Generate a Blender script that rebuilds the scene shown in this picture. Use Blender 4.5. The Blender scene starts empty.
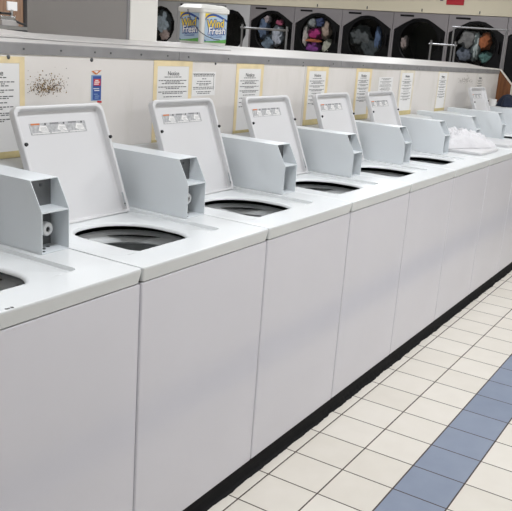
import bpy, math, random
from mathutils import Vector, Matrix, noise
PI = math.pi
scene = bpy.context.scene
COL = scene.collection

# ------------------------------------------------------------------ camera
def make_camera():
    yaw, pitch, roll = math.radians(31.17307), math.radians(-15.55168), math.radians(4.19134)
    fwd = Vector((math.cos(pitch)*math.cos(yaw), math.cos(pitch)*math.sin(yaw), math.sin(pitch)))
    rt = fwd.cross(Vector((0, 0, 1))).normalized(); u = rt.cross(fwd)
    c, s = math.cos(roll), math.sin(roll)
    r2 = c*rt + s*u; u2 = -s*rt + c*u
    cd = bpy.data.cameras.new('camera'); cam = bpy.data.objects.new('camera', cd); COL.objects.link(cam)
    cd.sensor_width = 36; cd.sensor_fit = 'HORIZONTAL'; cd.lens = 778.13/512*36
    cd.clip_start = .02; cd.clip_end = 60
    m = Matrix((r2, u2, -fwd)).transposed().to_4x4(); m.translation = Vector((-1.54186, -1.28458, 1.53698))
    cam.matrix_world = m
    scene.camera = cam
make_camera()

# ------------------------------------------------------------------ world, light, exposure
w = bpy.data.worlds.new('world'); scene.world = w; w.use_nodes = True
w.node_tree.nodes['Background'].inputs[0].default_value = (.9, .95, 1, 1)
w.node_tree.nodes['Background'].inputs[1].default_value = .3
scene.view_settings.view_transform = 'Standard'; scene.view_settings.look = 'None'
scene.view_settings.gamma = 1; scene.view_settings.use_curve_mapping = False
scene.view_settings.exposure = 0.0
LAMP_POWER = 11.9          # watts of each ceiling fixture
CEIL = 2.95
FIXTURES = [(x, y) for x in (-.2, 2.1, 4.4) for y in (-3.3, -.40, 2.3)]+[(7.2, 2.3), (7.2, 5.2)]

# ------------------------------------------------------------------ materials
def mat(name, col, rough=.5, metal=0, spec=.5, bump=0, bscale=60, var=0, vscale=3, emit=0, coat=0, alpha=1, trans=0):
    m = bpy.data.materials.new(name); m.use_nodes = True; nt = m.node_tree; b = nt.nodes['Principled BSDF']
    b.inputs['Base Color'].default_value = (*col, 1); b.inputs['Roughness'].default_value = rough
    b.inputs['Metallic'].default_value = metal; b.inputs['Specular IOR Level'].default_value = spec
    b.inputs['Coat Weight'].default_value = coat; b.inputs['Coat Roughness'].default_value = .12
    b.inputs['Transmission Weight'].default_value = trans
    tc = nt.nodes.new('ShaderNodeTexCoord')
    if var:
        n = nt.nodes.new('ShaderNodeTexNoise'); n.inputs['Scale'].default_value = vscale; n.inputs['Detail'].default_value = 5
        nt.links.new(tc.outputs['Object'], n.inputs['Vector'])
        r = nt.nodes.new('ShaderNodeMapRange'); r.inputs[1].default_value = .3; r.inputs[2].default_value = .7
        r.inputs[3].default_value = 1-var; r.inputs[4].default_value = 1+var
        nt.links.new(n.outputs['Fac'], r.inputs[0])
        mx = nt.nodes.new('ShaderNodeVectorMath'); mx.operation = 'SCALE'; mx.inputs[0].default_value = col
        nt.links.new(r.outputs[0], mx.inputs['Scale']); nt.links.new(mx.outputs[0], b.inputs['Base Color'])
    if bump:
        n = nt.nodes.new('ShaderNodeTexNoise'); n.inputs['Scale'].default_value = bscale
        nt.links.new(tc.outputs['Object'], n.inputs['Vector'])
        bp = nt.nodes.new('ShaderNodeBump'); bp.inputs['Strength'].default_value = bump; bp.inputs['Distance'].default_value = .01
        nt.links.new(n.outputs['Fac'], bp.inputs['Height']); nt.links.new(bp.outputs[0], b.inputs['Normal'])
    if emit:
        b.inputs['Emission Color'].default_value = (*col, 1); b.inputs['Emission Strength'].default_value = emit
    return m

def srgb(r, g, b):
    f = lambda c: (c/255/12.92) if c/255 <= .04045 else ((c/255+.055)/1.055)**2.4
    return (f(r), f(g), f(b))

M = {}
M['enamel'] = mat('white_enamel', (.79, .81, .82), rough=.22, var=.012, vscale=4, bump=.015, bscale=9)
M['front'] = mat('painted_front_steel', (.72, .71, .765), rough=.15, spec=.5, var=.015, vscale=3, bump=.03, bscale=3.5)
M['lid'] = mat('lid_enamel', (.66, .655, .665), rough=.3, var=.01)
M['hood'] = mat('hood_grey', (.62, .64, .64), rough=.4)
M['box'] = mat('coin_box_paint', (.74, .775, .80), rough=.34, bump=.03, bscale=300)
M['boxin'] = mat('coin_box_inner_steel', (.13, .135, .14), rough=.5)
M['darksteel'] = mat('dark_steel', (.10, .105, .11), rough=.45, metal=.4)
M['ring'] = mat('tub_ring_plastic', (.88, .90, .91), rough=.35)
M['tub'] = mat('tub_steel', (.50, .51, .51), rough=.4, metal=.3, var=.1, vscale=14)
M['cart'] = mat('cart_steel', (.30, .30, .31), rough=.35, metal=.8)
M['tape3'] = mat('faded_tape', (.74, .68, .56), rough=.65, var=.12, vscale=14)
M['gasket'] = mat('black_rubber', (.012, .012, .013), rough=.6)
M['chrome'] = mat('chrome', (.62, .63, .64), rough=.22, metal=1)
M['lock'] = mat('lock_face', (.78, .78, .78), rough=.3)
M['label'] = mat('label_grey', (.42, .42, .43), rough=.45, var=.25, vscale=120)
M['white'] = mat('paper_white', (.80, .79, .78), rough=.6)
M['ink'] = mat('ink', (.10, .10, .105), rough=.7)
M['inkgrey'] = mat('ink_grey', (.22, .22, .23), rough=.7)
M['red'] = mat('red_print', (.55, .03, .04), rough=.5)
M['blue'] = mat('blue_print', (.03, .08, .30), rough=.45)
M['lblue'] = mat('light_blue_print', (.22, .33, .52), rough=.45)
M['orange'] = mat('orange_print', (.62, .18, .04), rough=.5)
M['tape'] = mat('masking_tape', (.80, .66, .40), rough=.65, var=.10, vscale=14)
M['tape2'] = mat('aged_masking_tape', (.60, .50, .26), rough=.65, var=.12, vscale=18)
M['rail'] = mat('brushed_rail', (.27, .265, .27), rough=.45, metal=.2, var=.12, vscale=10)
M['topsheet'] = mat('laminate_top', (.62, .60, .585), rough=.35, var=.03)
M['cabgrey'] = mat('grey_painted_cabinet', (.33, .31, .295), rough=.45)
M['dryer'] = mat('dryer_steel', (.31, .29, .305), rough=.42, metal=.25, var=.05, vscale=2)
M['dryerw'] = mat('dryer_white_steel', (.62, .62, .64), rough=.4, var=.03)
M['doorblack'] = mat('dryer_door_black', (.005, .005, .006), rough=.4, spec=.2)
M['drum'] = mat('drum_interior', (.015, .018, .017), rough=.5, spec=.2)
M['soffit'] = mat('soffit_cream', (.80, .735, .58), rough=.6, var=.02)
M['wall'] = mat('wall_paint', (.74, .72, .68), rough=.7)
M['ceil'] = mat('ceiling_tile', (.8, .8, .78), rough=.8)
M['wood'] = mat('wood_panel', (.26, .15, .09), rough=.45)
M['endwood'] = mat('end_board_wood', (.30, .11, .035), rough=.4)
M['edge'] = mat('board_edging', (.72, .68, .62), rough=.5)
M['kick'] = mat('black_cove_base', (.006, .006, .007), rough=.7, spec=.15)
M['towel'] = mat('white_terry', (.72, .71, .73), rough=.95, bump=.3, bscale=400)
M['pail'] = mat('pail_plastic', (.80, .79, .75), rough=.4)
M['yellow'] = mat('yellow_print', (.85, .62, .03), rough=.45)
M['green'] = mat('green_print', (.12, .38, .08), rough=.45)
M['navycloth'] = mat('navy_cloth', (.015, .022, .045), rough=.95)
M['redsign'] = mat('red_sign', (.50, .015, .03), rough=.4)
M['diffuser'] = mat('lamp_diffuser', (.95, .975, 1), emit=1.8)
M['fixture'] = mat('fixture_white', (.8, .8, .8), rough=.4)

def wood_grain(m, c1, c2, axis_scale):
    nt = m.node_tree; b = nt.nodes['Principled BSDF']
    tc = nt.nodes.new('ShaderNodeTexCoord'); mp = nt.nodes.new('ShaderNodeMapping'); mp.inputs['Scale'].default_value = axis_scale
    n = nt.nodes.new('ShaderNodeTexNoise'); n.inputs['Scale'].default_value = 4; n.inputs['Detail'].default_value = 6
    cr = nt.nodes.new('ShaderNodeValToRGB'); cr.color_ramp.elements[0].position = .35; cr.color_ramp.elements[1].position = .65
    cr.color_ramp.elements[0].color = (*c1, 1); cr.color_ramp.elements[1].color = (*c2, 1)
    nt.links.new(tc.outputs['Object'], mp.inputs[0]); nt.links.new(mp.outputs[0], n.inputs['Vector'])
    nt.links.new(n.outputs['Fac'], cr.inputs[0]); nt.links.new(cr.outputs[0], b.inputs['Base Color'])
wood_grain(M['wood'], (.20, .115, .07), (.32, .20, .13), (12, 12, 1))
wood_grain(M['endwood'], (.13, .045, .014), (.24, .09, .028), (10, 10, 1))

def stained_wall():
    """off-white painted panel with faint grime and a few vertical drips"""
    m = mat('bulkhead_paint', (.74, .705, .675), rough=.5); nt = m.node_tree; b = nt.nodes['Principled BSDF']
    tc = nt.nodes.new('ShaderNodeTexCoord')
    mp = nt.nodes.new('ShaderNodeMapping'); mp.inputs['Scale'].default_value = (2.2, 1, .8)
    n = nt.nodes.new('ShaderNodeTexNoise'); n.inputs['Scale'].default_value = 2.2; n.inputs['Detail'].default_value = 7; n.inputs['Roughness'].default_value = .6
    cr = nt.nodes.new('ShaderNodeValToRGB'); e = cr.color_ramp.elements
    e[0].position = .30; e[0].color = (.66, .63, .58, 1); e[1].position = .50; e[1].color = (.735, .70, .67, 1)
    nt.links.new(tc.outputs['Object'], mp.inputs[0]); nt.links.new(mp.outputs[0], n.inputs['Vector'])
    nt.links.new(n.outputs['Fac'], cr.inputs[0]); nt.links.new(cr.outputs[0], b.inputs['Base Color'])
    return m
M['bulk'] = stained_wall()

TG, TX, TY = .2032, .0796, -.0568
def floor_mat():
    m = bpy.data.materials.new('floor_tiles'); m.use_nodes = True; nt = m.node_tree; b = nt.nodes['Principled BSDF']
    N = nt.nodes.new; L = nt.links.new
    tc = N('ShaderNodeTexCoord'); sp = N('ShaderNodeSeparateXYZ'); L(tc.outputs['Object'], sp.inputs[0])
    def math_(op, a, b_=None, c=None):
        n = N('ShaderNodeMath'); n.operation = op
        for i, v in enumerate((a, b_, c)):
            if v is None: continue
            if isinstance(v, (int, float)): n.inputs[i].default_value = v
            else: L(v, n.inputs[i])
        return n.outputs[0]
    gx = math_('DIVIDE', math_('SUBTRACT', sp.outputs[0], TX), TG); gy = math_('DIVIDE', math_('SUBTRACT', sp.outputs[1], TY), TG)
    fx = math_('FRACT', gx); fy = math_('FRACT', gy); ix = math_('FLOOR', gx); iy = math_('FLOOR', gy)
    dx = math_('MINIMUM', fx, math_('SUBTRACT', 1.0, fx)); dy = math_('MINIMUM', fy, math_('SUBTRACT', 1.0, fy))
    d = math_('MINIMUM', dx, dy)
    grout = math_('LESS_THAN', d, .0135)
    blue = math_('COMPARE', iy, -3.0, .1)      # the third row out from the machines
    cmb = N('ShaderNodeCombineXYZ'); L(ix, cmb.inputs[0]); L(iy, cmb.inputs[1])
    wn = N('ShaderNodeTexWhiteNoise'); L(cmb.outputs[0], wn.inputs['Vector'])
    nz = N('ShaderNodeTexNoise'); nz.inputs['Scale'].default_value = 9; nz.inputs['Detail'].default_value = 6; L(tc.outputs['Object'], nz.inputs['Vector'])
    cream = N('ShaderNodeMix'); cream.data_type = 'RGBA'; cream.inputs[6].default_value = (.70, .655, .575, 1); cream.inputs[7].default_value = (.82, .78, .71, 1)
    L(math_('ADD', math_('MULTIPLY', wn.outputs[0], .45), math_('MULTIPLY', nz.outputs['Fac'], .7)), cream.inputs[0])
    bl = N('ShaderNodeMix'); bl.data_type = 'RGBA'; bl.inputs[6].default_value = (.19, .235, .325, 1); bl.inputs[7].default_value = (.285, .33, .425, 1)
    L(math_('ADD', math_('MULTIPLY', wn.outputs[0], .3), math_('MULTIPLY', nz.outputs['Fac'], .7)), bl.inputs[0])
    m1 = N('ShaderNodeMix'); m1.data_type = 'RGBA'; L(blue, m1.inputs[0]); L(cream.outputs[2], m1.inputs[6]); L(bl.outputs[2], m1.inputs[7])
    m2 = N('ShaderNodeMix'); m2.data_type = 'RGBA'; L(grout, m2.inputs[0]); L(m1.outputs[2], m2.inputs[6]); m2.inputs[7].default_value = (.075, .055, .045, 1)
    L(m2.outputs[2], b.inputs['Base Color'])
    L(math_('ADD', math_('MULTIPLY', grout, .4), .42), b.inputs['Roughness'])
    bp = N('ShaderNodeBump'); bp.inputs['Distance'].default_value = .0015; bp.inputs['Strength'].default_value = .6
    L(math_('MINIMUM', math_('MULTIPLY', d, 40.0), 1.0), bp.inputs['Height']); L(bp.outputs[0], b.inputs['Normal'])
    return m
M['floor'] = floor_mat()

# ------------------------------------------------------------------ helpers
class MB:
    def __init__(s): s.v = []; s.f = []; s.m = []; s.mats = []
    def mi(s, m):
        if m not in s.mats: s.mats.append(m)
        return s.mats.index(m)
    def face(s, pts, m):
        o = len(s.v); s.v += [tuple(p) for p in pts]; s.f.append(tuple(range(o, o+len(pts)))); s.m.append(s.mi(m))
    def box(s, a, b, m, mtx=None):
        x0, y0, z0 = a; x1, y1, z1 = b
        P = [Vector(p) for p in ((x0,y0,z0),(x1,y0,z0),(x1,y1,z0),(x0,y1,z0),(x0,y0,z1),(x1,y0,z1),(x1,y1,z1),(x0,y1,z1))]
        if mtx: P = [mtx @ p for p in P]
        o = len(s.v); s.v += [tuple(p) for p in P]; k = s.mi(m)
        for f in ((0,3,2,1),(4,5,6,7),(0,1,5,4),(1,2,6,5),(2,3,7,6),(3,0,4,7)):
            s.f.append(tuple(o+i for i in f)); s.m.append(k)
    def loops(s, loops, m, closed=True, cap0=False, cap1=False, ms=None):
        n = len(loops[0]); o = len(s.v)
        for l in loops: s.v += [tuple(p) for p in l]
        for i in range(len(loops)-1):
            k = s.mi(ms[i] if ms else m)
            for j in range(n if closed else n-1):
                a = o+i*n+j; b = o+i*n+(j+1) % n
                s.f.append((a, b, b+n, a+n)); s.m.append(k)
        if cap0: s.f.append(tuple(o+j for j in reversed(range(n)))); s.m.append(s.mi(ms[0] if ms else m))
        if cap1: s.f.append(tuple(o+(len(loops)-1)*n+j for j in range(n))); s.m.append(s.mi(ms[-1] if ms else m))
    def cyl(s, p0, p1, r, m, n=16, r1=None):
        p0 = Vector(p0); p1 = Vector(p1); d = (p1-p0).normalized()
        a = d.orthogonal().normalized(); b = d.cross(a); r1 = r if r1 is None else r1
        L = [[p+q*(math.cos(t)*a+math.sin(t)*b) for t in [2*PI*i/n for i in range(n)]] for p, q in ((p0, r), (p1, r1))]
        s.loops(L, m, cap0=True, cap1=True)
    def tube(s, pts, r, m, n=10):
        pts = [Vector(p) for p in pts]; L = []; prev = None
        for i, p in enumerate(pts):
            d = (pts[min(i+1, len(pts)-1)]-pts[max(i-1, 0)]).normalized()
            a = d.orthogonal().normalized() if prev is None else (prev-d*prev.dot(d)).normalized()
            prev = a; b = d.cross(a)
            L.append([p+r*(math.cos(2*PI*k/n)*a+math.sin(2*PI*k/n)*b) for k in range(n)])
        s.loops(L, m, cap0=True, cap1=True)
    def build(s, name, parent=None, bevel=0, smooth=35, loc=None, seg=2, wn=False):
        me = bpy.data.meshes.new(name); me.from_pydata(s.v, [], s.f); me.update()
        for m in s.mats: me.materials.append(m)
        me.polygons.foreach_set('material_index', s.m)
        import bmesh
        bm = bmesh.new(); bm.from_mesh(me); bmesh.ops.remove_doubles(bm, verts=bm.verts, dist=1e-5)
        bmesh.ops.recalc_face_normals(bm, faces=bm.faces); bm.to_mesh(me); bm.free()
        if smooth:
            me.polygons.foreach_set('use_smooth', [True]*len(me.polygons)); me.set_sharp_from_angle(angle=math.radians(smooth))
        o = bpy.data.objects.new(name, me); COL.objects.link(o)
        if parent: o.parent = parent
        if loc: o.location = loc
        if wn:
            md = o.modifiers.new('weighted', 'WEIGHTED_NORMAL'); md.keep_sharp = True; md.weight = 100
        if bevel:
            md = o.modifiers.new('bevel', 'BEVEL'); md.width = bevel; md.segments = seg; md.limit_method = 'ANGLE'
        return o

def thing(name, label, cat, loc=(0, 0, 0), rz=0, group=None):
    o = bpy.data.objects.new(name, None); COL.objects.link(o); o.location = loc; o.rotation_euler = (0, 0, rz)
    o.empty_display_size = .05
    return tag(o, label, cat, group)
def tag(o, label, cat, group=None, kind=None):
    o['label'] = label; o['category'] = cat
    if group: o['group'] = group
    if kind: o['kind'] = kind
    return o
def struct(o): o['kind'] = 'structure'; return o
def copy_tree(o, parent=None):
    c = o.copy(); COL.objects.link(c); c.parent = parent
    for ch in list(o.children): copy_tree(ch, c)
    return c
def rrect(x0, y0, x1, y1, z, r, m=6):
    """rounded rectangle, counter-clockwise from the right-front corner; r may be 4 radii (rf, rb, lb, lf)"""
    rs = r if isinstance(r, (tuple, list)) else (r,)*4
    P = []
    for k, (cx, cy, a0) in enumerate(((x1, y0, -90), (x1, y1, 0), (x0, y1, 90), (x0, y0, 180))):
        q = rs[k]; ox = cx-q if k in (0, 1) else cx+q; oy = cy+q if k in (0, 3) else cy-q
        for i in range(m):
            t = math.radians(a0+90*i/(m-1)); P.append((ox+q*math.cos(t), oy+q*math.sin(t), z))
    return P
def text_mesh(s, size, m, depth=.0004, offset=0, shear=0):
    cu = bpy.data.curves.new('txt', 'FONT'); cu.body = s; cu.offset = offset; cu.shear = shear; cu.size = size; cu.extrude = depth; cu.align_x = 'CENTER'; cu.align_y = 'CENTER'
    t = bpy.data.objects.new('txt', cu); COL.objects.link(t)
    bpy.context.view_layer.update()
    me = bpy.data.meshes.new_from_object(t.evaluated_get(bpy.context.evaluated_depsgraph_get()))
    bpy.data.objects.remove(t); me.materials.clear(); me.materials.append(m)
    return me

# ------------------------------------------------------------------ room shell
b = MB(); b.box((-4.5, -4.2, -.06), (9.95, 8.8, 0), M['floor']); struct(b.build('floor', smooth=0))
b = MB(); b.box((-4.5, -4.2, CEIL), (9.95, 8.8, CEIL+.06), M['ceil']); struct(b.build('ceiling', smooth=0))
b = MB(); b.box((-4.5, -4.3, 0), (9.95, -4.2, CEIL), M['wall']); struct(b.build('wall_right', smooth=0))
b = MB(); b.box((-4.5, 8.8, 0), (9.95, 8.9, CEIL), M['wall']); struct(b.build('wall_left', smooth=0))
b = MB(); b.box((9.95, -4.3, 0), (10.05, 8.9, CEIL), M['wall']); struct(b.build('wall_far', smooth=0))
b = MB(); b.box((-4.6, -4.3, 0), (-4.5, 8.9, CEIL), M['wall']); struct(b.build('wall_near', smooth=0))
# soffit over the dryers
b = MB(); b.box((9.08, -4.2, 2.035), (9.95, 8.8, CEIL), M['soffit']); struct(b.build('wall_soffit', smooth=0))
# black cove base under the washers
b = MB(); random.seed(4); L = []
for i in range(361):
    x = -.66+i*6.56/360
    n = .006*noise.noise(Vector((x*9, 0, 0)))+.004*noise.noise(Vector((x*31, 3, 0)))+.003*noise.noise(Vector((x*80, 7, 0)))
    L.append([(x, .03, .056), (x, .003, .056), (x, .001, .03), (x, -.006+n*.4, .008), (x, -.017+n, .0005), (x, .03, .0005)])
b.loops(L, M['kick'], cap0=True, cap1=True); struct(b.build('trim_1', smooth=0))

# ------------------------------------------------------------------ ceiling lights
proto = thing('ceiling_light', 'long white fluorescent ceiling light', 'ceiling light', (0, 0, CEIL), group='fluorescent ceiling lights')
b = MB(); b.box((-.62, -.17, -.07), (.62, .17, 0), M['fixture']); b.build('housing', proto, bevel=.01)
b = MB(); b.box((-.59, -.15, -.085), (.59, .15, -.071), M['diffuser']); b.build('diffuser', proto)
for i, (x, y) in enumerate(FIXTURES):
    o = proto if i == 0 else copy_tree(proto); o.location = (x, y, CEIL)
    ld = bpy.data.lights.new('tube_light', 'AREA'); ld.shape = 'RECTANGLE'; ld.size = 1.15; ld.size_y = .28; ld.energy = LAMP_POWER
    ld.color = (.945, .965, 1)
    l = bpy.data.objects.new('tube_light', ld); COL.objects.link(l); l.parent = o; l.location = (0, 0, -.09)

# ------------------------------------------------------------------ bulkhead behind the washers
def T(x): return 1.4707-.0096*x
KN = [(-1.5, 1.545), (.43, 1.501), (.55, 1.493), (1.11, 1.487), (2.1, 1.486), (2.57, 1.481), (3.23, 1.475), (4.1, 1.468), (5.39, 1.457), (5.92, 1.45)]
def ridge(x):
    for (a, za), (c, zc) in zip(KN, KN[1:]):
        if x <= c: return za+(zc-za)*(x-a)/(c-a)
    return KN[-1][1]
bulk = thing('service_bulkhead', 'long off-white service bulkhead with steel rail behind the row of washers', 'partition', (0, .75, 0))
xs = [-1.5, 2.184, 3.51, 5.92]
for x0, x1 in zip(xs, xs[1:]):
    b = MB(); n = 12; P = [x0+.0015+(x1-x0-.003)*i/n for i in range(n+1)]
    b.loops([[(x, 0, .0), (x, 0, T(x)-.005), (x, .03, T(x)-.005), (x, .03, 0)] for x in P], M['bulk'], cap0=True, cap1=True)
    b.build('wall_panel', bulk, smooth=0)
b = MB()
b.loops([[(x, .031, 0), (x, .031, T(x)), (x, .30, ridge(x)), (x, .75, ridge(x)), (x, .75, 0)] for x in [-1.5+7.42*i/60 for i in range(61)]], M['topsheet'], cap0=True, cap1=True)
b.build('top_board', bulk)
b = MB()
b.loops([[(x, .12+.02*x, T(x)+(ridge(x)-T(x))*(.12+.02*x-.03)/.27+.0015), (x, .12+.02*x, T(x)+(ridge(x)-T(x))*(.12+.02*x-.03)/.27+.007), (x, .30, ridge(x)+.005), (x, .30, ridge(x)+.001)] for x in [-1.5+3.2*i/20 for i in range(21)]], M['topsheet'], cap0=True, cap1=True)
b.build('overlay_sheet', bulk)
for x0, x1 in ((-1.5, 1.087), (1.091, 2.6), (2.604, 5.92)):
    b = MB(); n = 10
    b.loops([[(x, -.004, T(x)-.034), (x, -.004, T(x)-.001), (x, -.002, T(x)+.001), (x, .035, T(x)+.002), (x, .035, T(x)-.002), (x, 0, T(x)-.004), (x, 0, T(x)-.034)] for x in [x0+(x1-x0)*i/n for i in range(n+1)]], M['rail'], cap0=True, cap1=True)
    rl = b.build('steel_rail', bulk)
    for x in ([.267, .43, .595, .678, .85, 1.013] if x0 < 0 else [1.153, 1.45, 1.8, 2.15, 2.5] if x0 < 2 else [2.9, 3.3, 3.8, 4.3, 4.9, 5.5]):
        b = MB(); b.cyl((x, -.0042, T(x)-.017), (x, -.0062, T(x)-.017), .0035, M['darksteel'], 10); b.build('rail_screw', rl)
for x, z in ((.206, 1.424), (.583, 1.421), (1.356, 1.417), (2.157, 1.418), (2.457, 1.418), (2.755, 1.415), (3.46, 1.412), (3.53, 1.412), (3.85, 1.41), (5.0, 1.40)):
    b = MB(); r = .0075 if x < 1 else .0055
    b.loops([[(x+r*q*math.cos(t*PI/6), -yy, z+r*q*math.sin(t*PI/6)) for t in range(12)] for q, yy in ((1, 0), (.95, .002), (.6, .0045), (.1, .0055))], M['darksteel'], cap0=True, cap1=True)
    b.build('bolt_head', bulk)
# rust spatter: many small flecks with a shape of their own
b = MB(); random.seed(9)
rm = mat('rust_fleck', (.24, .15, .06), rough=.9); rd = mat('dark_fleck', (.10, .08, .075), rough=.9)
for i in range(430):
    gx = random.gauss(0, .042); x = .370+gx
    z = 1.322+random.gauss(0, .0095) if random.random() < .72 else 1.335+abs(random.gauss(0, .018))
    if not (.285 < x < .470): continue
    r = random.uniform(.0008, .0026); a = random.random()*PI; sx = r*random.uniform(.6, 1.6)
    P = [(x+sx*math.cos(t)*math.cos(a)-r*math.sin(t)*math.sin(a), -.0006-.000001*i, z+sx*math.cos(t)*math.sin(a)+r*math.sin(t)*math.cos(a)) for t in [2*PI*k/6 for k in range(6)]]
    b.face(P, rm if random.random() < .62 else rd)
o = b.build('rust_stain', bulk, smooth=0); o['label'] = 'brown rust flecks'; o['kind'] = 'stuff'
b = MB(); random.seed(3)
sm = mat('smudge', (.52, .49, .46), rough=.9)
for i in range(90):
    x = 4.95+random.gauss(0, .09); z = 1.325+random.gauss(0, .012); r = random.uniform(.002, .008)
    b.face([(x+r*2*math.cos(t), -.0006-.000002*i, z+r*.6*math.sin(t)) for t in [2*PI*k/7 for k in range(7)]], sm)
o = b.build('scuff_mark', bulk, smooth=0); o['kind'] = 'stuff'

# end board at the far end of the row
eb = thing('end_board', 'brown wooden end board with pale edging at far end of the washers', 'board', (5.93, .75, 0))
prof = [(-.0, 1.415), (-.125, 1.287), (-.13, .0), (.5, 0), (.5, 1.43)]
b = MB(); b.loops([[(0, y, z) for y, z in prof], [(.03, y, z) for y, z in prof]], M['endwood'], cap0=True, cap1=True); b.build('wood_panel', eb, smooth=0)
b = MB()
for (y0, z0), (y1, z1) in (((.5, 1.43), (0, 1.415)), ((0, 1.415), (-.125, 1.287)), ((-.125, 1.287), (-.13, .02))):
    d = Vector((0, y1-y0, z1-z0)).normalized(); nn = Vector((0, d.z, -d.y))*.009
    a = Vector((0, y0, z0)); c = Vector((0, y1, z1))
    if nn.z < 0 and abs(nn.z) > abs(nn.y)*.2: nn = -nn
    if abs(nn.y) > abs(nn.z) and nn.y > 0: nn = -nn
    b.loops([[a+Vector((-.002, 0, 0)), a+Vector((.032, 0, 0)), a+Vector((.032, 0, 0))+nn, a+Vector((-.002, 0, 0))+nn],
             [c+Vector((-.002, 0, 0)), c+Vector((.032, 0, 0)), c+Vector((.032, 0, 0))+nn, c+Vector((-.002, 0, 0))+nn]], M['edge'], cap0=True, cap1=True)
b.build('edging', eb, smooth=0)

# ------------------------------------------------------------------ the washer
H, LZ, PZ, W = .9282, .8853, .055, .65
def rot_point(d, r, x, z, y=0): return (x, y, z)
def make_washer():
    t = thing('washing_machine', '', 'washing machine')
    # cabinet with rounded vertical corners
    b = MB(); e = .0022
    L = [rrect(e, 0+q, W-e, .742-q, z, .007, 5) for z, q in ((PZ, .003), (PZ+.004, 0), (LZ-.006, 0), (LZ-.002, .004))]
    b.loops(L, M['front'], cap0=True, cap1=False); b.build('cabinet', t, smooth=60, wn=True)
    for x in (.06, W-.06):
        for y in (.08, .68):
            b = MB(); b.cyl((x, y, 0), (x, y, .03), .022, M['gasket'], 14); b.cyl((x, y, .03), (x, y, PZ), .010, M['darksteel'], 10); b.build('foot', t)
    # top deck: outer skirt, top with sunken lid area, D-shaped opening with a rolled lip
    b = MB(); m = 9; g = .0016
    rh = (.095, .16, .09, .055)
    def outer(q, z, r=.008): return rrect(g+q, -.004+q, W-g-q, .745, z, (r, .003, .003, r), m)
    hx = (.116, .100, .392, .416)
    def hole(q, z): return rrect(hx[0]+q, hx[1]+q, hx[2]-q, hx[3]-q, z, tuple(max(.01, v-q) for v in rh), m)
    R = H-.001
    def groove(l, d):
        f = lambda a, lo, hi: max(0, min(1, (a-lo)/(hi-lo)))
        return [(x, y, z-d*f(x, .44, .49)*f(y, .100, .112)) for x, y, z in l]
    
    L = [outer(.010, LZ+.001), outer(.0055, LZ+.001), outer(0, H-.008), outer(.0018, H-.0018), outer(.006, H),
         rrect(.030, .105, .522, .555, H, (.02, .03, .03, .04), m), groove(rrect(.033, .107, .5195, .552, H, (.02, .03, .03, .04), m), .011), groove(rrect(.037, .110, .509, .548, H, (.018, .028, .025, .035), m), .0115), groove(rrect(.042, .113, .480, .540, R, (.016, .025, .025, .035), m), .003),
         rrect(.06, .095+.03, .48, .52, R+.0005, (.05, .05, .05, .05), m)]
    L = L[:-1]+[hole(-.012, R+.001), hole(-.004, R-.001), hole(0, R-.005), hole(.001, R-.010), hole(-.006, R-.012)]
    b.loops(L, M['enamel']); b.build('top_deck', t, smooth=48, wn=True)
    # splash ring and tub
    cx, cy = .262, .262
    def circ(r, z, n=48, sx=0, sy=0): return [(cx+sx+r*math.cos(2*PI*i/n), cy+sy+r*math.sin(2*PI*i/n), z) for i in range(n)]
    tub = MB()
    tub.loops([circ(.190, H-.084), circ(.198, H-.088), circ(.198, H-.30), circ(.19, H-.36), circ(.03, H-.37)], M['tub'], cap1=True)
    for k in range(5):
        z = H-.115-.035*k; tub.loops([circ(.1978, z), circ(.1945, z-.004), circ(.1945, z-.008), circ(.1978, z-.012)], M['tub'])
    tb = tub.build('wash_tub', t, smooth=40)
    b = MB(); b.loops([circ(.205, H-.050), circ(.199, H-.040), circ(.188, H-.036), circ(.176, H-.042), circ(.160, H-.058), circ(.157, H-.072), circ(.170, H-.080), circ(.198, H-.084)], M['ring']); b.build('balance_ring', tb, smooth=60)
    b = MB(); b.loops([rrect(.012, .012, W-.012, .73, H-.047, .01, 12), circ(.198, H-.050, 48)], M['gasket']) ; b.build('gap_shade_sheet', tb)  # black sheet added to paint the shaded gap between deck and tub ring
    b = MB(); b.loops([circ(.045, H-.37), circ(.04, H-.2), circ(.03, H-.12), circ(.012, H-.105)], M['ring'], cap1=True); b.build('agitator', tb, smooth=50)
    # control hood behind the lid
    b = MB(); P = [(.575, H), (.575, 1.075), (.590, 1.098), (.743, 1.100), (.743, H)]
    b.loops([[(x, y, z) for y, z in P] for x in (.006, .540)], M['hood'], cap0=True, cap1=True); b.build('control_hood', t, bevel=.004)
    # lid: hinged on its rear edge; built lying closed, then swung up
    lx0, lx1, LL = .096, .488, .386
    def lo(q, z, r=.026): return [(x, -y, z) for x, y, z in rrect(lx0+q, q*.6, lx1-q, LL-q, z, (.006, r, r, .006), 7)]
    b = MB()
    L = [lo(.030, .026), lo(.003, .026), lo(0, .023), lo(0, .003), lo(.002, 0), lo(.0095, 0), lo(.0125, .003), lo(.0145, .018), lo(.0175, .0215), lo(.03, .0215)]
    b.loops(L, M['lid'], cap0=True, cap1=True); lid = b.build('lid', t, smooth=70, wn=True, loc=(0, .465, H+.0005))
    zf = .0213
    bpm = [(.109, .265), (.483, .265)]
    for x, v in bpm:
        b = MB(); b.cyl((x, -v, .0005), (x, -v, -.006), .0062, M['gasket'], 14, r1=.005); b.build('rubber_bumper', lid)
    b = MB(); b.box((.160, -.333, zf-.0006), (.404, -.296, zf), M['label'])
    random.seed(5)
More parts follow.
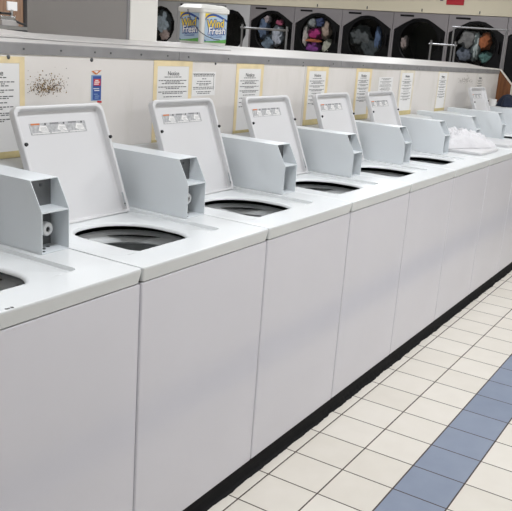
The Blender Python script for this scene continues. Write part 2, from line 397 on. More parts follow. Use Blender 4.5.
    for k in range(3):
        x = .163+k*.080
        b.face([(x+.030, -.310, zf-.0009), (x+.040, -.326, zf-.0009), (x+.066, -.322, zf-.0009), (x+.072, -.304, zf-.0009), (x+.045, -.303, zf-.0009)], M['white'])
        b.box((x+.004, -.3325, zf-.0011), (x+.040, -.3275, zf-.0006), M['inkgrey'] if k else M['orange']); b.box((x+.060, -.332, zf-.0011), (x+.067, -.326, zf-.0006), M['ink'])
        b.box((x+.002, -.3015, zf-.001), (x+.074, -.2985, zf-.0006), M['white'])
        for q in range(4): b.box((x+.040, -.318+q*.0035, zf-.0012), (x+.040+random.uniform(.015, .03), -.3172+q*.0035, zf-.0009), M['inkgrey'])
    b.build('instruction_label', lid, smooth=0)
    b = MB(); b.box((.466, -.070, -.0004), (.474, -.022, .0004), M['chrome']); b.cyl((.470, -.030, -.0002), (.470, -.030, -.0016), .003, M['darksteel'], 8); b.build('hinge_plate', lid)
    # coin box
    x0, x1 = W-.1053, W-.0043; yb, yt, ZT, ZC, yk = .264, .309, 1.127, 1.0455, .705; th = .0022
    cb = MB(); side = [(yb, H+.0008), (yb, ZC), (yt, ZT), (yk, ZT), (yk, H+.0008)]
    for a, c in ((x0, x0+th), (x1-th, x1)):
        cb.loops([[(a, y, z) for y, z in side], [(c, y, z) for y, z in side]], M['box'], cap0=True, cap1=True)
    cb.box((x0+th, yt, ZT-th), (x1-th, yk, ZT), M['box']); cb.box((x0+th, yb, H+.0008), (x1-th, yk, H+.003), M['box'])
    cb.box((x0+th, yk-th, H+.003), (x1-th, yk, ZT-th), M['box'])
    bx = cb.build('coin_box', t, smooth=0)
    b = MB(); b.box((x0+th, yb+.002, ZC-.004), (x1-th, .335, ZC), M['box']); b.build('shelf', bx, smooth=0)
    b = MB(); b.box((x0+th, .335, H+.003), (x1-th, .337, ZT-th), M['boxin'])
    b.box((x0+.012, .3340, ZC+.012), (x0+.030, .335, ZT-.012), M['darksteel']); b.box((x0+.058, .333, ZC+.055), (x0+.066, .335, ZC+.063), M['darksteel'])
    b.build('back_plate', bx, smooth=0)
    b = MB(); b.box((x0+.040, .326, H+.022), (x0+.090, .335, ZC-.012), M['darksteel'])
    cxk, czk = x0+.064, H+.054
    lp = b.build('lock_plate', bx, bevel=.001)
    b = MB()
    b.loops([[(cxk+r*math.cos(2*PI*i/24), y, czk+r*math.sin(2*PI*i/24)) for i in range(24)] for r, y in ((.020, .326), (.020, .312), (.017, .308), (.008, .308), (.0075, .318))], M['lock']); 
    b.cyl((cxk, .318, czk), (cxk, .3125, czk), .0076, M['gasket'], 16); b.build('lock_cylinder', bx)
    b = MB()
    for hx_, hy in ((.020, .280), (.040, .300), (.066, .312)): b.cyl((x0+hx_, hy, H+.003), (x0+hx_, hy, H+.0036), .006, M['gasket'], 12)
    b.build('bolt_hole', bx)
    return t, lid

OPEN = -math.radians(111.7)
washer, lid0 = make_washer()
wl = {-1: 'nearest white top-loading washer at left photo edge, its lid out of frame',
      0: 'white top-loading washer, lid up in front of the blue detergent sticker, nearest whole one',
      1: 'white top-loading washer with raised lid, second lid from the left in the row',
      2: 'white top-loading washer with raised lid, third lid from the left in the row',
      3: 'white top-loading washer with raised lid, fourth lid from the left in the row',
      4: 'white top-loading washer with raised lid, just left of the white towel',
      5: 'white top-loading washer with closed lid, white towel lying on it',
      6: 'white top-loading washer with closed lid, between the towel and the farthest raised lid',
      7: 'white top-loading washer with the farthest raised lid in the row',
      8: 'farthest white washer in the row, lid down beside the brown end board'}
import bmesh
for i in range(-1, 9):
    if i == -1: o = washer
    else: o = copy_tree(washer)
    o.location = (i*W, 0, 0); o['label'] = wl[i]; o['group'] = 'white coin-operated washers in a row'
    for ch in o.children:
        if ch.name.startswith('lid'):
            if i not in (-1, 0, 1, 2, 3, 4, 7): ch.scale = (1, 1, .65)
            ch.rotation_euler = ((OPEN+math.radians([0, 0, 1, -.5, .6, -.2][i+1] if i < 5 else 0)) if i in (-1, 0, 1, 2, 3, 4, 7) else 0, 0, 0)
        
# enamel chips on the nearest deck's front edge
for ch in washer.children:
    if ch.name.startswith('top_deck'):
        ch.data = ch.data.copy()
b = MB(); random.seed(2)
for k, (x, z, r) in enumerate([(.201, H+.0003, .0045), (.207, H+.0003, .003), (.216, H+.0003, .004)]):
    P = [(x+r*random.uniform(.7, 1.2)*math.cos(t), .004+1.1*r*random.uniform(.7, 1.2)*math.sin(t), z) for t in [2*PI*q/7 for q in range(7)]]
    b.face(P, M['gasket'])
o = b.build('enamel_chip', washer, smooth=0); o['label'] = 'black chips in the enamel'
washer.location.z = 0

# ------------------------------------------------------------------ towel, clothes, cup
def crumple(name, loc, sx, sy, hgt, m, seed, n=64, edge=.35, rz=0, fold=5.0, thin=.004, soft=0):
    """a heap of crumpled cloth: ridged top surface with an irregular outline and a thin hem"""
    b = MB(); v0 = Vector((seed*7.3, seed*2.1, 0)); rings = []
    R = 30
    for r in range(R+1):
        q = r/R; ring = []
        for k in range(n):
            a = 2*PI*k/n; d = Vector((math.cos(a), math.sin(a), 0))
            out = 1+edge*noise.noise(d*1.7+v0)+.12*noise.noise(d*6+v0)
            x, y = d.x*q*out*sx, d.y*q*out*sy
            p = Vector((x*fold/.3, y*fold/.3, 0))+v0
            ridg = 1-abs(noise.noise(p*.5)*2.2); ridg2 = 1-abs(noise.noise(p*1.15+Vector((3, 1, 2)))*2)
            if soft:
                ridg = 1.15-math.sqrt((noise.noise(p*.5)*3)**2+.03); ridg2 = .9-math.sqrt((noise.noise(p*1.3+Vector((3, 1, 2)))*3)**2+.03)
            z = hgt*(1-q**2.2)**.8*(.30+.50*max(0, ridg)+.28*max(0, ridg2)) + thin*(1 if q < .97 else .2)
            ring.append((x, y, max(z, .0006)))
        rings.append(ring)
    rings.append([(x*.99, y*.99, .0003) for x, y, z in rings[-1]])
    b.loops(rings, m, cap1=True); 
    o = b.build(name, smooth=80, loc=loc); o.rotation_euler = (0, 0, rz)
    return o
tw = crumple('towel', (3.585, .335, H+.0185), .32, .16, .12, M['towel'], 21, rz=-.45, fold=5.5, soft=1)
tag(tw, 'crumpled white towel lying on the closed washer lid', 'towel')
nb = crumple('garment_bundle', (5.80, .60, 1.1005), .13, .09, .11, M['navycloth'], 7, fold=1.6)
tag(nb, 'dark navy clothing bundle on the rear of the farthest washer by the end board', 'clothes')
cup = thing('plastic_cup', 'small white cup standing left of the navy clothing bundle', 'cup', (5.60, .68, 1.1005))
b = MB(); b.loops([[(r*math.cos(2*PI*i/20), r*math.sin(2*PI*i/20), z) for i in range(20)] for r, z in ((.026, 0), (.033, .06), (.035, .061), (.033, .063), (.030, .058), (.024, .004))], M['white'], cap0=True, cap1=True)
b.build('cup_body', cup)

# ------------------------------------------------------------------ notices taped to the bulkhead
def notice(name, label, x0, x1, z0, z1, lines, head=None, tape=True, wt=.024, bottom=True, seed=1, m=None, top=True, paper=True, tp=None):
    t = thing(name, label, 'notice', ((x0+x1)/2, .7496, z0))
    xc = (x0+x1)/2; hw = (x1-x0)/2; h = z1-z0; tp = tp or M['tape']
    if paper:
        b = MB(); q = wt*.5 if tape else 0
        b.box((-hw+q, -.0006, q), (hw-q, 0, h-q), m or M['white']); pp = b.build('paper', t, smooth=0)
    if tape:
        for k, (a, c) in enumerate((((-hw, 0), (-hw+wt, h)), ((hw-wt, 0), (hw, h)), ((-hw, h-wt*.95), (hw, h)), ((-hw, 0), (hw, wt)))):
            if k == 3 and not bottom: continue
            b = MB(); yy = -.0008-.0002*k
            b.box((a[0], yy-.0002, a[1]), (c[0], yy, c[1]), M['tape2'] if k == 3 else tp); b.build('tape_strip', t, smooth=0)
    rnd = random.Random(seed); b = MB()
    for (z, wd, al) in lines:
        x = -wd/2; zz = z-z0
        while x < wd/2:
            l = min(rnd.uniform(.006, .022), wd/2-x)
            if l > .003: b.box((x, -.0010, zz-.0016), (x+l, -.0007, zz+.0016), M['ink'] if al else M['inkgrey'])
            x += l+.0035
    if b.v: b.build('printed_text', t, smooth=0)
    if head:
        me = text_mesh(head, .022, M['ink']); o = bpy.data.objects.new('heading', me); COL.objects.link(o); o.parent = t
        o.location = (0, -.0012, z1-z0-.052); o.rotation_euler = (PI/2, 0, 0); o.scale = (1.25, 1.1, 1)
    return t
def notice_lines(zt, wd, n=11, gap=.0155):
    L = []; z = zt; r = random.Random(7); k = 0
    for g in (1, 3, 2, 2, 1, 2, 2, 2)[:n]:
        for q in range(g):
            L.append((z, wd*(1 if q == 0 and g > 1 else r.uniform(.45, .95)), 1)); z -= .0062
        z -= .0075
    return L
D = 'yellowed tape-framed paper notice on the bulkhead, '
notice('paper_notice', D+'partly cut off at left photo edge', .020, .272, 1.100, 1.426, notice_lines(1.36, .165, 8), 'Notice', seed=1, wt=.022)
notice('paper_notice', D+'above the second raised lid', .932, 1.188, 1.085, 1.426, notice_lines(1.36, .19, 8), 'Notice', seed=2)
notice('paper_notice', D+'partly behind the third raised lid', 1.525, 1.765, 1.088, 1.420, notice_lines(1.355, .165, 8), 'Notice', seed=3)
notice('paper_notice', D+'right of the first panel seam', 2.203, 2.458, 1.100, 1.418, notice_lines(1.35, .17, 8), 'Notice', seed=4, wt=.03)
notice('paper_notice', D+'above the fifth raised lid', 2.82, 3.05, 1.100, 1.416, notice_lines(1.35, .15, 8), 'Notice', seed=5, wt=.03)
notice('paper_notice', D+'right of the second panel seam', 3.52, 3.785, 1.098, 1.412, notice_lines(1.34, .17, 8), 'Notice', seed=6, wt=.03, tp=M['tape3'])
notice('paper_notice', D+'above the white towel', 4.27, 4.50, 1.095, 1.408, notice_lines(1.34, .16, 8), 'Notice', seed=7, wt=.025, tp=M['tape3'])
notice('paper_notice', D+'faded, nearest the brown end board', 5.245, 5.46, 1.15, 1.396, notice_lines(1.34, .15, 7), 'Notice', seed=8, tape=False, paper=True, m=M['bulk'])
LN = [(1.370, .155, 1), (1.364, .15, 1), (1.352, .03, 1), (1.341, .10, 1), (1.332, .11, 1), (1.326, .07, 1), (1.316, .155, 1), (1.309, .15, 1), (1.297, .11, 1), (1.290, .09, 1)]
t = notice('paper_sign', 'small untaped white sign with ruled right edge beside the second notice', 1.190, 1.362, 1.280, 1.382, LN, tape=False, seed=9)
b = MB(); b.box((.072, -.0010, .022), (.0735, -.0006, .094), M['ink']); b.box((-.08, -.0010, .093), (.0735, -.0006, .0945), M['ink']); b.build('ruled_border', t, smooth=0)
notice('paper_sign', 'small untaped white sign right of the fifth notice', 3.17, 3.40, 1.255, 1.355, [(1.345, .15, 1), (1.338, .10, 1), (1.326, .18, 1), (1.318, .12, 1), (1.306, .17, 1), (1.298, .19, 1), (1.286, .14, 1), (1.278, .17, 1), (1.268, .13, 1)], tape=False, seed=10)
# detergent picture sticker
st = thing('detergent_sticker', 'blue and red detergent box sticker above the nearest raised lid', 'sticker', (.608, .7496, 1.27))
b = MB(); b.box((-.026, -.0006, .006), (.026, 0, .098), M['lblue']); b.box((-.018, -.0008, .009), (.025, -.0006, .094), M['blue']); b.build('sticker_sheet', st, smooth=0)
b = MB(); b.box((-.014, -.0011, .060), (.022, -.0008, .084), M['red'])
for k, (x, z, l) in enumerate(((-.012, .064, .024), (-.010, .071, .026), (-.006, .077, .016))): b.box((x, -.0013, z), (x+l, -.0011, z+.0035), M['white'])
for k, (x, z, l) in enumerate(((-.015, .048, .030), (-.010, .041, .026), (-.012, .028, .020), (-.006, .021, .022), (-.008, .014, .02))): b.box((x, -.0011, z), (x+l, -.0008, z+.0028), M['lblue'] if k > 1 else M['white'])
b.build('brand_print', st, smooth=0)
b = MB(); b.face([(-.027, -.0007, .112), (.027, -.0007, .115), (.002, -.0007, .1), (-.006, -.0007, .1)], M['orange']); b.face([(-.014, -.0009, .111), (.012, -.0009, .112), (.001, -.0009, .104)], M['white']); b.build('top_flap_print', st, smooth=0)
b = MB(); b.face([(.006, -.0007, .0), (.030, -.0007, -.003), (.030, -.0007, .004), (.006, -.0007, .006)], M['red']); b.build('bottom_flap_print', st, smooth=0)

# ------------------------------------------------------------------ things on top of the bulkhead
# grey cabinet
gc = thing('metal_cabinet', 'large plain grey metal cabinet with cream front standing on the bulkhead top', 'cabinet', (1.11, 1.05, 1.4875))
b = MB(); b.loops([rrect(0, .004, .19, .62, z, .006, 5) for z in (.0, .75)], M['cabgrey'], cap0=True, cap1=True); b.build('cabinet_body', gc)
b = MB(); b.box((.000, -.002, 0), (.012, .006, .75), M['rail']); b.build('edge_strip', gc)
b = MB(); b.box((.012, -.006, 0), (.195, .003, .75), M['wall']); b.build('cream_front_panel', gc, bevel=.002)
# pail
pl = thing('detergent_pail', 'square white detergent pail with yellow and blue labels on the bulkhead', 'pail', (1.80, 1.16, 1.488), rz=math.radians(-13))
s = .178; ph = .168
b = MB(); b.loops([rrect(0+q, q, s-q, s-q, z, .014, 5) for z, q in ((0, .004), (.006, 0), (ph, -.002), (ph, .003), (.01, .005))], M['pail'], cap0=True, cap1=True); b.build('pail_body', pl)
b = MB(); b.loops([rrect(-q, -q, s+q, s+q, z, .016, 5) for z, q in ((ph-.008, .006), (ph-.008, .009), (ph+.010, .010), (ph+.013, .006), (ph+.028, -.008), (ph+.030, -.02))], M['pail'], cap0=True, cap1=True); b.build('pail_lid', pl)
def label_face(parent, width, half):
    """local frame: x to the right along the face, z up, y out of the face is -y"""
    e = bpy.data.objects.new('label', None)
    b = MB(); wd = width/2; y = -.0006; h = .142
    b.box((-wd, y, 0), (wd, 0, h), M['label_bg'])
    b.face([(-wd, y-.0003, h), (-wd, y-.0003, h-.040)]+[(-wd+.5*width*(1-math.cos(k*PI/2/6)), y-.0003, h-.040+.026*math.sin(k*PI/2/6)) for k in range(1, 7)]+[(0, y-.0003, h)], M['yellow'])
    arc = [(-wd+width*k/12, h-.036+.026*math.sin(PI*(k/12)**.7)) for k in range(13)]
    for (xa, za), (xb_, zb) in zip(arc, arc[1:]): b.face([(xa, y-.0006, za), (xb_, y-.0006, zb), (xb_, y-.0006, zb+.011), (xa, y-.0006, za+.011)], M['blue'])
    hill = [(-wd+width*k/8, .004+.016*(k/8)**1.4) for k in range(9)]
    for (xa, za), (xb_, zb) in zip(hill, hill[1:]): b.face([(xa, y-.0005, 0), (xb_, y-.0005, 0), (xb_, y-.0005, zb), (xa, y-.0005, za)], M['green'])
    b.face([(-wd, y-.0004, 0), (-wd+.02, y-.0004, 0), (-wd, y-.0004, .014)], M['blue'])
    for k in range(3): b.box((-wd*.5, y-.0006, .026+.007*k), (wd*.6, y-.0003, .0285+.007*k), M['blue'])
    o = b.build('label', parent, smooth=0)
    for s_, z, size, c, sh in (('Wind', .092, .046, M['yellow'], 0), ('Fresh', .058, .040, M['white'], 1)):
        base = me_w(text_mesh(s_, size, c, .0003, .0015, .15))
        for off, mm in ((.0038, M['blue']), (.0007, c)):
            me = text_mesh(s_, size, mm, .0003, off, .15); q = bpy.data.objects.new('lettering', me); COL.objects.link(q); q.parent = o
            q.rotation_euler = (PI/2, -.10 if not sh else -.06, 0); k = width*.80/base; q.scale = (k, 1.25, 1)
            q.location = ((.006 if sh else -.006), -.0016 if off > .003 else -.0022, z)
    return o
def me_w(me):
    xs = [v.co.x for v in me.vertices]; return max(xs)-min(xs)
M['label_bg'] = mat('label_pale_blue', (.42, .55, .68), rough=.4)
lf = label_face(pl, .150, 0); lf.location = (-.0026, s/2+.004, .012); lf.rotation_euler = (0, 0, -PI/2)
lf2 = label_face(pl, .150, 0); lf2.location = (s/2+.006, -.0026, .012)
b = MB(); b.tube([(-.012, .10, .168), (-.020, .085, .15), (-.022, .05, .11), (-.020, .01, .075), (-.012, -.012, .058), (.02, -.02, .042), (.07, -.018, .030), (.12, -.010, .028)], .0022, M['darksteel'], 8); b.build('bail_handle', pl)

# wood cabinet behind at the far left with shelf and sign stand
wc = thing('wood_cabinet', 'brown wood-grain cabinet behind the bulkhead at top left corner', 'cabinet', (1.5, 3.0, 0))
b = MB(); b.box((-.5, 0, 0), (.775, .5, 2.3), M['wood']); b.build('wood_front', wc, bevel=.003)
b = MB(); b.box((-.5, -.28, 1.482), (.770, -.001, 1.503), M['chrome']); b.box((-.5, -.26, 1.40), (.760, -.001, 1.478), M['darksteel']); b.build('steel_shelf', wc)
b = MB(); b.box((.778, -.03, 0), (.81, .5, 2.3), M['darksteel']); b.build('gap_shade_strip', wc)  # dark strip painted in for the shaded gap right of the cabinet
ss = thing('card_stand', 'small steel stand holding a white card on the shelf at top left', 'sign stand', (2.03, 2.86, 1.503))
b = MB(); b.box((-.09, -.04, 0), (.045, .04, .035), M['cabgrey']); b.box((-.09, -.03, .035), (.03, .03, .06), M['chrome']); b.build('base', ss, bevel=.004)
b = MB(); b.cyl((.02, 0, .06), (.02, 0, .10), .012, M['chrome']); b.build('post', ss)
b = MB(); b.box((-.015, -.006, .095), (.065, .004, .150), M['white']); b.build('card', ss, bevel=.001)
b = MB(); b.tube([(.02, -.03, .035), (.05, -.05, .02), (.085, -.06, .008)], .007, M['gasket']); b.build('lever', ss)
b = MB(); b.box((-.09, -.034, .068), (-.005, .02, .082), M['gasket']); b.build('top_bar', ss, bevel=.003)

# ------------------------------------------------------------------ dryers on the far wall
DX = 9.1; DW = .797
def oct_(yc, z0, z1, hw, zs0, zs1, x, q=0, n=8):
    """pointed-arch octagon outline in the plane x: peak arcs top and bottom, straight sides"""
    P = []
    hw -= q; z0 += q; z1 -= q
    top = [(-hw, zs1), (-hw*.55, zs1+(z1-zs1)*.62), (-hw*.28, zs1+(z1-zs1)*.93), (0, z1), (hw*.28, zs1+(z1-zs1)*.93), (hw*.55, zs1+(z1-zs1)*.62), (hw, zs1)]
    bot = [(hw, zs0), (hw*.55, zs0-(zs0-z0)*.62), (hw*.28, zs0-(zs0-z0)*.93), (0, z0), (-hw*.28, zs0-(zs0-z0)*.93), (-hw*.55, zs0-(zs0-z0)*.62), (-hw, zs0)]
    return [(x, y, z) for y, z in top+bot]
def glass_mat():
    m = bpy.data.materials.new('door_glass'); m.use_nodes = True; nt = m.node_tree; nt.nodes.clear()
    o = nt.nodes.new('ShaderNodeOutputMaterial'); mx = nt.nodes.new('ShaderNodeMixShader'); tr = nt.nodes.new('ShaderNodeBsdfTransparent'); gl = nt.nodes.new('ShaderNodeBsdfGlossy')
    tr.inputs[0].default_value = (.55, .57, .57, 1); gl.inputs['Roughness'].default_value = .05; fr = nt.nodes.new('ShaderNodeFresnel'); fr.inputs[0].default_value = 1.45
    nt.links.new(fr.outputs[0], mx.inputs[0]); nt.links.new(tr.outputs[0], mx.inputs[1]); nt.links.new(gl.outputs[0], mx.inputs[2]); nt.links.new(mx.outputs[0], o.inputs[0])
    return m
M['glass'] = glass_mat()
def round_out(zc, r, hw):
    return [(0, r*math.cos(a), zc+r*math.sin(a)) for a in [PI-PI*i/6*.999 for i in range(7)]+[-PI*i/6*.999 for i in range(7)]]
def make_dryer(fm, label, y0, white=False):
    wd = .71 if white else DW
    t = thing('tumble_dryer', label, 'dryer', (DX, y0+wd/2, 0)); hw = wd/2-.003
    rimr = .275 if not white else .25
    for k, (zc, zb, zt) in enumerate(((1.645, 1.05, 2.03), (.62, .06, 1.045))):
        p0, p1 = (1.13, 1.965) if k == 0 else (.14, .97); s0, s1 = (1.30, 1.80) if k == 0 else (.31, .80)
        dh = hw-.022
        # front panel with the door opening cut out
        N = 14; outl = oct_(0, p0, p1, dh, s0, s1, 0)
        if white: outl = [(0, .305*math.cos(math.radians(a)), zc+.305*math.sin(math.radians(a))) for a in (167, 141, 116, 90, 64, 39, 13, -13, -39, -64, -90, -116, -141, -167)]
        rect = []
        for q_, (x, y, z) in enumerate(outl):
            ky = max(-1, min(1, y/(.36 if white else dh)))
            if white: rect.append((0, (-hw, -hw*.7, -hw*.35, 0, hw*.35, hw*.7, hw, hw, hw*.7, hw*.35, 0, -hw*.35, -hw*.7, -hw)[13-q_ if 0 else q_], zt if q_ < 7 else zb))
            elif z > s1: rect.append((0, ky*hw, zt))
            elif z < s0: rect.append((0, ky*hw, zb))
            else: rect.append((0, ky*hw, zt if z > (s0+s1)/2 else zb))
        inn = [(.018, y, z) for x, y, z in outl]
        b = MB(); b.loops([[(.6, y, z) for x, y, z in rect], rect, outl, inn], fm, cap0=True); b.build('front_panel', t, smooth=20)
        # black door with a round window
        n2 = 42; L0 = []
        circ = [(0, rimr*math.cos(2*PI*i/n2), zc-(.0 if k == 0 else 0)+rimr*math.sin(2*PI*i/n2)) for i in range(n2)]
        # outer outline resampled by angle
        def ray_out(a):
            dy, dz = math.cos(a), math.sin(a); best = 9
            for (xa, ya, za), (xb_, yb_, zb_) in zip(outl, outl[1:]+outl[:1]):
                ex, ez = yb_-ya, zb_-za; den = dy*ez-dz*ex
                if abs(den) < 1e-9: continue
                tt = (ya*ez-(za-zc)*ex)/den; ss_ = (ya*dz-(za-zc)*dy)/den
                if tt > 0 and -1e-6 <= ss_ <= 1+1e-6: best = min(best, tt)
            return (dy*best, zc+dz*best)
        oo = [ray_out(2*PI*i/n2) for i in range(n2)]
        D = [[(.016, y, z) for y, z in oo], [(.010, y*.985, zc+(z-zc)*.985) for y, z in oo], [(.010, y*1.06, zc+(z-zc)*1.06) for x, y, z in circ], [(.002, y*1.03, zc+(z-zc)*1.03) for x, y, z in circ], [(.006, y, z) for x, y, z in circ], [(.05, y*.985, zc+(z-zc)*.985) for x, y, z in circ]]
        b = MB(); b.loops(D, M['doorblack']); dr = b.build('door', t, smooth=30)
        b = MB(); b.loops([[(.030-.012*(1-q*q), y*q, zc+(z-zc)*q) for x, y, z in circ] for q in (.99, .8, .55, .3, .05)], M['glass'], cap1=True); b.build('glass', dr)
        b = MB(); b.loops([[(xx, y*q, zc+(z-zc)*q) for x, y, z in circ] for xx, q in ((.05, .985), (.07, 1.15), (.5, 1.15), (.5, .02))], M['drum'], cap1=True); b.build('drum', t)
        b = MB(); b.box((-.004, .10, zt-.055), (0, .30, zt-.030), M['doorblack']); b.build('name_plate', t)
        hy = -.27 if white else -.335; b = MB(); b.box((-.035, hy, zc-.09), (.012, hy+.02, zc+.07), M['doorblack']); b.build('handle', dr, bevel=.004)
    return t
ypos = [1.598+DW*k for k in range(-3, 9)]
dl = ['behind the service bulkhead, beyond the right photo edge', 'at right photo edge above the brown end board', '', 'holding orange, teal and grey laundry, below the red sign', 'nearly empty, second from the red sign', 'with dark laundry and a blue cloth at the right of its window',
      'with magenta and white laundry in its window', 'with blue and pink laundry, right of the dark arched dryer', 'with a dark round window, just right of the white pail', 'hidden behind the square white pail', 'with pale blue laundry, left of the white pail', 'behind the cream panel']
for k, y in enumerate(ypos):
    if k in (0,): continue
    nm = {1: 'steel dryer at right photo edge beyond the brown end board', 2: 'steel dryer holding no visible laundry, right of the orange and teal load',
          3: 'steel dryer holding orange, teal and grey laundry, below the red sign', 4: 'steel dryer nearly empty, one pale cloth at its window edge'}.get(k)
    pass
names = {-1: 'steel dryer standing at the right photo edge above the brown end board',
         0: 'steel dryer with orange, teal and grey laundry, right of the near-empty one',
         1: 'steel dryer nearly empty, one small pale cloth showing at the left',
         2: 'steel dryer with dark laundry and a blue strip of cloth at right',
         3: 'steel dryer with magenta, orange and white laundry in its window',
         4: 'steel dryer with denim blue and pink laundry behind a cart rail',
         5: 'white-framed dryer with dark empty window just right of the pail',
         6: 'white-framed dryer hidden mostly behind the square white pail',
         7: 'white-framed dryer with pale blue laundry left of the white pail'}
for k, lb in names.items():
    d = make_dryer(M['dryerw'] if k >= 5 else M['dryer'], lb, 1.598+DW*k if k < 5 else 1.598+DW*5+.71*(k-5), k >= 5)
    d['group'] = 'stacked tumble dryers along the far wall'

# laundry behind the windows
def garment(k, dy, dz, ry, rz_, col, label, seed, x=9.17):
    key = 'cloth_%d_%d_%d' % tuple(int(c*255) for c in col)
    m = M.get(key) or M.setdefault(key, mat('fabric', col, rough=.9, var=.25, vscale=22))
    b = MB(); n, R = 22, 14; v0 = Vector((seed*3.7, seed*1.9, seed)); rings = []
    for i in range(R+1):
        th = PI*i/R; ring = []
        for j in range(n):
            ph_ = 2*PI*j/n; d = Vector((math.cos(th), math.sin(th)*math.cos(ph_), math.sin(th)*math.sin(ph_)))
            q = 1+.35*noise.noise(d*1.6+v0)+.22*(1-abs(noise.noise(d*4+v0)*2.4))-.1
            ring.append((d.x*.07*q, d.y*ry*q, d.z*rz_*q))
        rings.append(ring)
    b.loops(rings, m)
    yc = (1.598+DW*(k+.5) if k < 5 else 1.598+DW*5+.71*(k-4.5))+dy
    o = b.build('garment', smooth=70, loc=(x, yc, 1.645+dz)); return tag(o, label, 'laundry', 'laundry inside the dryers')
# image left is +y
G = [
 (4, .16, .05, .09, .15, (.12, .17, .27), 'denim blue cloth high at the left of the leftmost steel dryer window'),
 (4, .05, -.14, .13, .11, (.16, .21, .27), 'slate blue cloth low in the leftmost steel dryer window'),
 (4, -.10, -.05, .11, .15, (.42, .45, .52), 'pale grey-blue cloth right in the leftmost steel dryer window'),
 (4, .10, .19, .06, .06, (.42, .36, .38), 'pale cloth at the top of the leftmost steel dryer window'),
 (4, -.13, .15, .06, .05, (.42, .10, .18), 'rose red cloth at top right of the leftmost steel dryer window'),
 (3, .20, -.02, .06, .16, (.50, .46, .44), 'off-white cloth down the left side of the magenta load'),
 (3, .10, .17, .09, .07, (.28, .30, .31), 'grey-green cloth at top of the magenta load'),
 (3, -.02, .19, .09, .07, (.06, .08, .18), 'navy cloth at the top of the magenta load'),
 (3, .05, .02, .14, .08, (.42, .04, .20), 'magenta cloth in the middle of a dryer window'),
 (3, .07, -.17, .13, .08, (.20, .05, .24), 'purple cloth under the orange strip'),
 (3, .05, -.08, .14, .022, (.62, .22, .10), 'thin orange strip of cloth between magenta and purple cloths', 9.13),
 (3, -.13, .08, .08, .13, (.40, .31, .26), 'beige cloth right in the magenta load'),
 (3, -.17, -.15, .08, .11, (.42, .42, .36), 'cream cloth at lower right of the magenta load'),
 (2, .10, .02, .16, .15, (.085, .095, .10), 'charcoal cloth at left in the dryer with the blue strip'),
 (2, -.05, -.12, .16, .12, (.05, .06, .065), 'black cloth low in the dryer with the blue strip'),
 (2, -.17, .0, .05, .17, (.10, .15, .26), 'blue strip of cloth at right edge of a dryer window'),
 (1, .22, -.02, .05, .09, (.34, .28, .27), 'small pale cloth at left edge of the near-empty dryer'),
 (0, .12, .08, .13, .12, (.20, .20, .20), 'grey cloth at left of the orange and teal load'),
 (0, .13, -.12, .11, .10, (.13, .15, .19), 'slate cloth at lower left of the orange and teal load'),
 (0, -.01, -.02, .06, .18, (.42, .48, .48), 'pale teal cloth hanging in the middle of the load'),
 (0, -.12, .06, .09, .11, (.36, .12, .05), 'rust orange cloth right of the pale teal one'),
 (0, -.15, -.14, .09, .08, (.10, .20, .19), 'dark teal cloth under the orange one'),
 (7, -.03, .03, .17, .2, (.40, .48, .55), 'pale blue cloth in the dryer left of the pail'),
 (7, -.10, -.16, .11, .09, (.50, .40, .38), 'blush cloth low in the dryer left of the pail', 9.15),
]
for i, g in enumerate(G):
    garment(g[0], g[1], g[2], g[3], g[4], g[5], g[6], i+1, *(g[7:]))

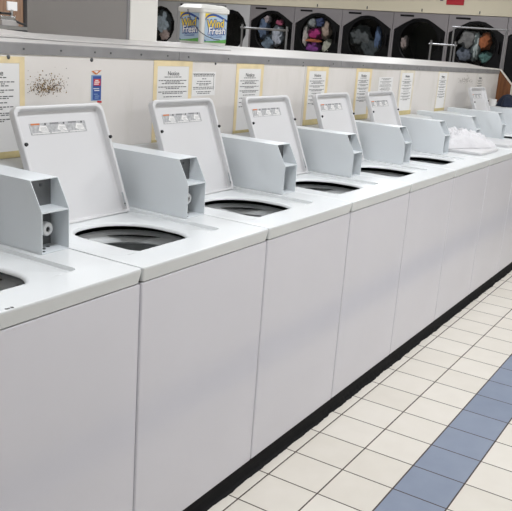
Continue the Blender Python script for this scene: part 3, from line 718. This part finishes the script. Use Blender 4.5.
# soffit details
rs = thing('red_sign', 'red rectangular sign on the cream soffit above the dryers', 'sign', (9.08, 2.335, 2.152))
b = MB(); b.box((-.012, -.125, 0), (0, .115, .17), M['redsign']); b.build('sign_plate', rs, bevel=.002)
b = MB(); b.box((9.068, 2.50, 2.20), (9.08, 2.54, 2.29), M['darksteel']); tag(b.build('wall_hook'), 'small dark fitting left of the red sign', 'fitting')
for y in (4.40, 3.60, 2.78, 1.98):
    b = MB(); b.box((9.072, y-.006, 2.05), (9.08, y+.006, 2.085), M['darksteel'])
    tag(b.build('soffit_clip'), 'small dark clip on the soffit above the steel dryers', 'clip', 'clips along the soffit edge')

# ------------------------------------------------------------------ laundry carts with hanging racks
def cart(label, x, y0, y1, zt, zb=.35, cross=None, post=.011, depth=.5, extra=None):
    yc = (y0+y1)/2; hw = abs(y1-y0)/2
    t = thing('laundry_cart', label, 'laundry cart', (x, yc, 0))
    for s_ in (-1, 1):
        b = MB(); b.tube([(0, s_*hw, .12), (0, s_*hw, zt)], post, M['cart'], 10); b.build('upright_post', t)
    b = MB(); b.tube([(0, -hw-.02, zt-(cross or .0)), (0, hw+.02, zt-(cross or .0))], post*.9, M['cart'], 10); b.build('hanging_bar', t)
    b = MB(); n = 12
    for k in range(n+1):
        q = -hw+2*hw*k/n
        b.tube([(-depth/2, q, .75), (-depth/2+.04, q, .30), (depth/2-.04, q, .30), (depth/2, q, .75)], .003, M['cart'], 6)
    for k in range(6):
        z = .30+.09*k; e = depth/2-.04+.04*(z-.3)/.45
        b.tube([(-e, -hw, z), (e, -hw, z), (e, hw, z), (-e, hw, z), (-e, -hw, z)], .003, M['cart'], 6)
    b.build('wire_basket', t)
    b = MB(); e = depth/2; b.tube([(-e, -hw, .14), (e, -hw, .14), (e, hw, .14), (-e, hw, .14), (-e, -hw, .14)], .012, M['cart'], 8)
    for a in (-1, 1):
        for c in (-1, 1): b.tube([(a*e, c*hw, .14), (a*(e-.04), c*hw, .32)], .008, M['cart'], 8)
    b.build('base_frame', t)
    for a in (-1, 1):
        for c in (-1, 1):
            b = MB(); b.cyl((a*e, c*hw-.015, .05), (a*e, c*hw+.015, .05), .05, M['gasket'], 18); b.cyl((a*e, c*hw, .06), (a*e, c*hw, .14), .01, M['darksteel'], 8); b.build('caster', t)
    return t
cart('chrome laundry cart rack standing before the white-framed and blue-load dryers', 7.0, 3.68, 4.33, 1.70, cross=.045, post=.014)
cart('low chrome laundry cart rack in front of the near-empty dryer', 7.0, 1.56, 1.835, 1.655, cross=.04)
cart('tall chrome laundry cart rack in front of the orange and teal load', 7.6, 1.19, 1.80, 1.825, cross=.0)
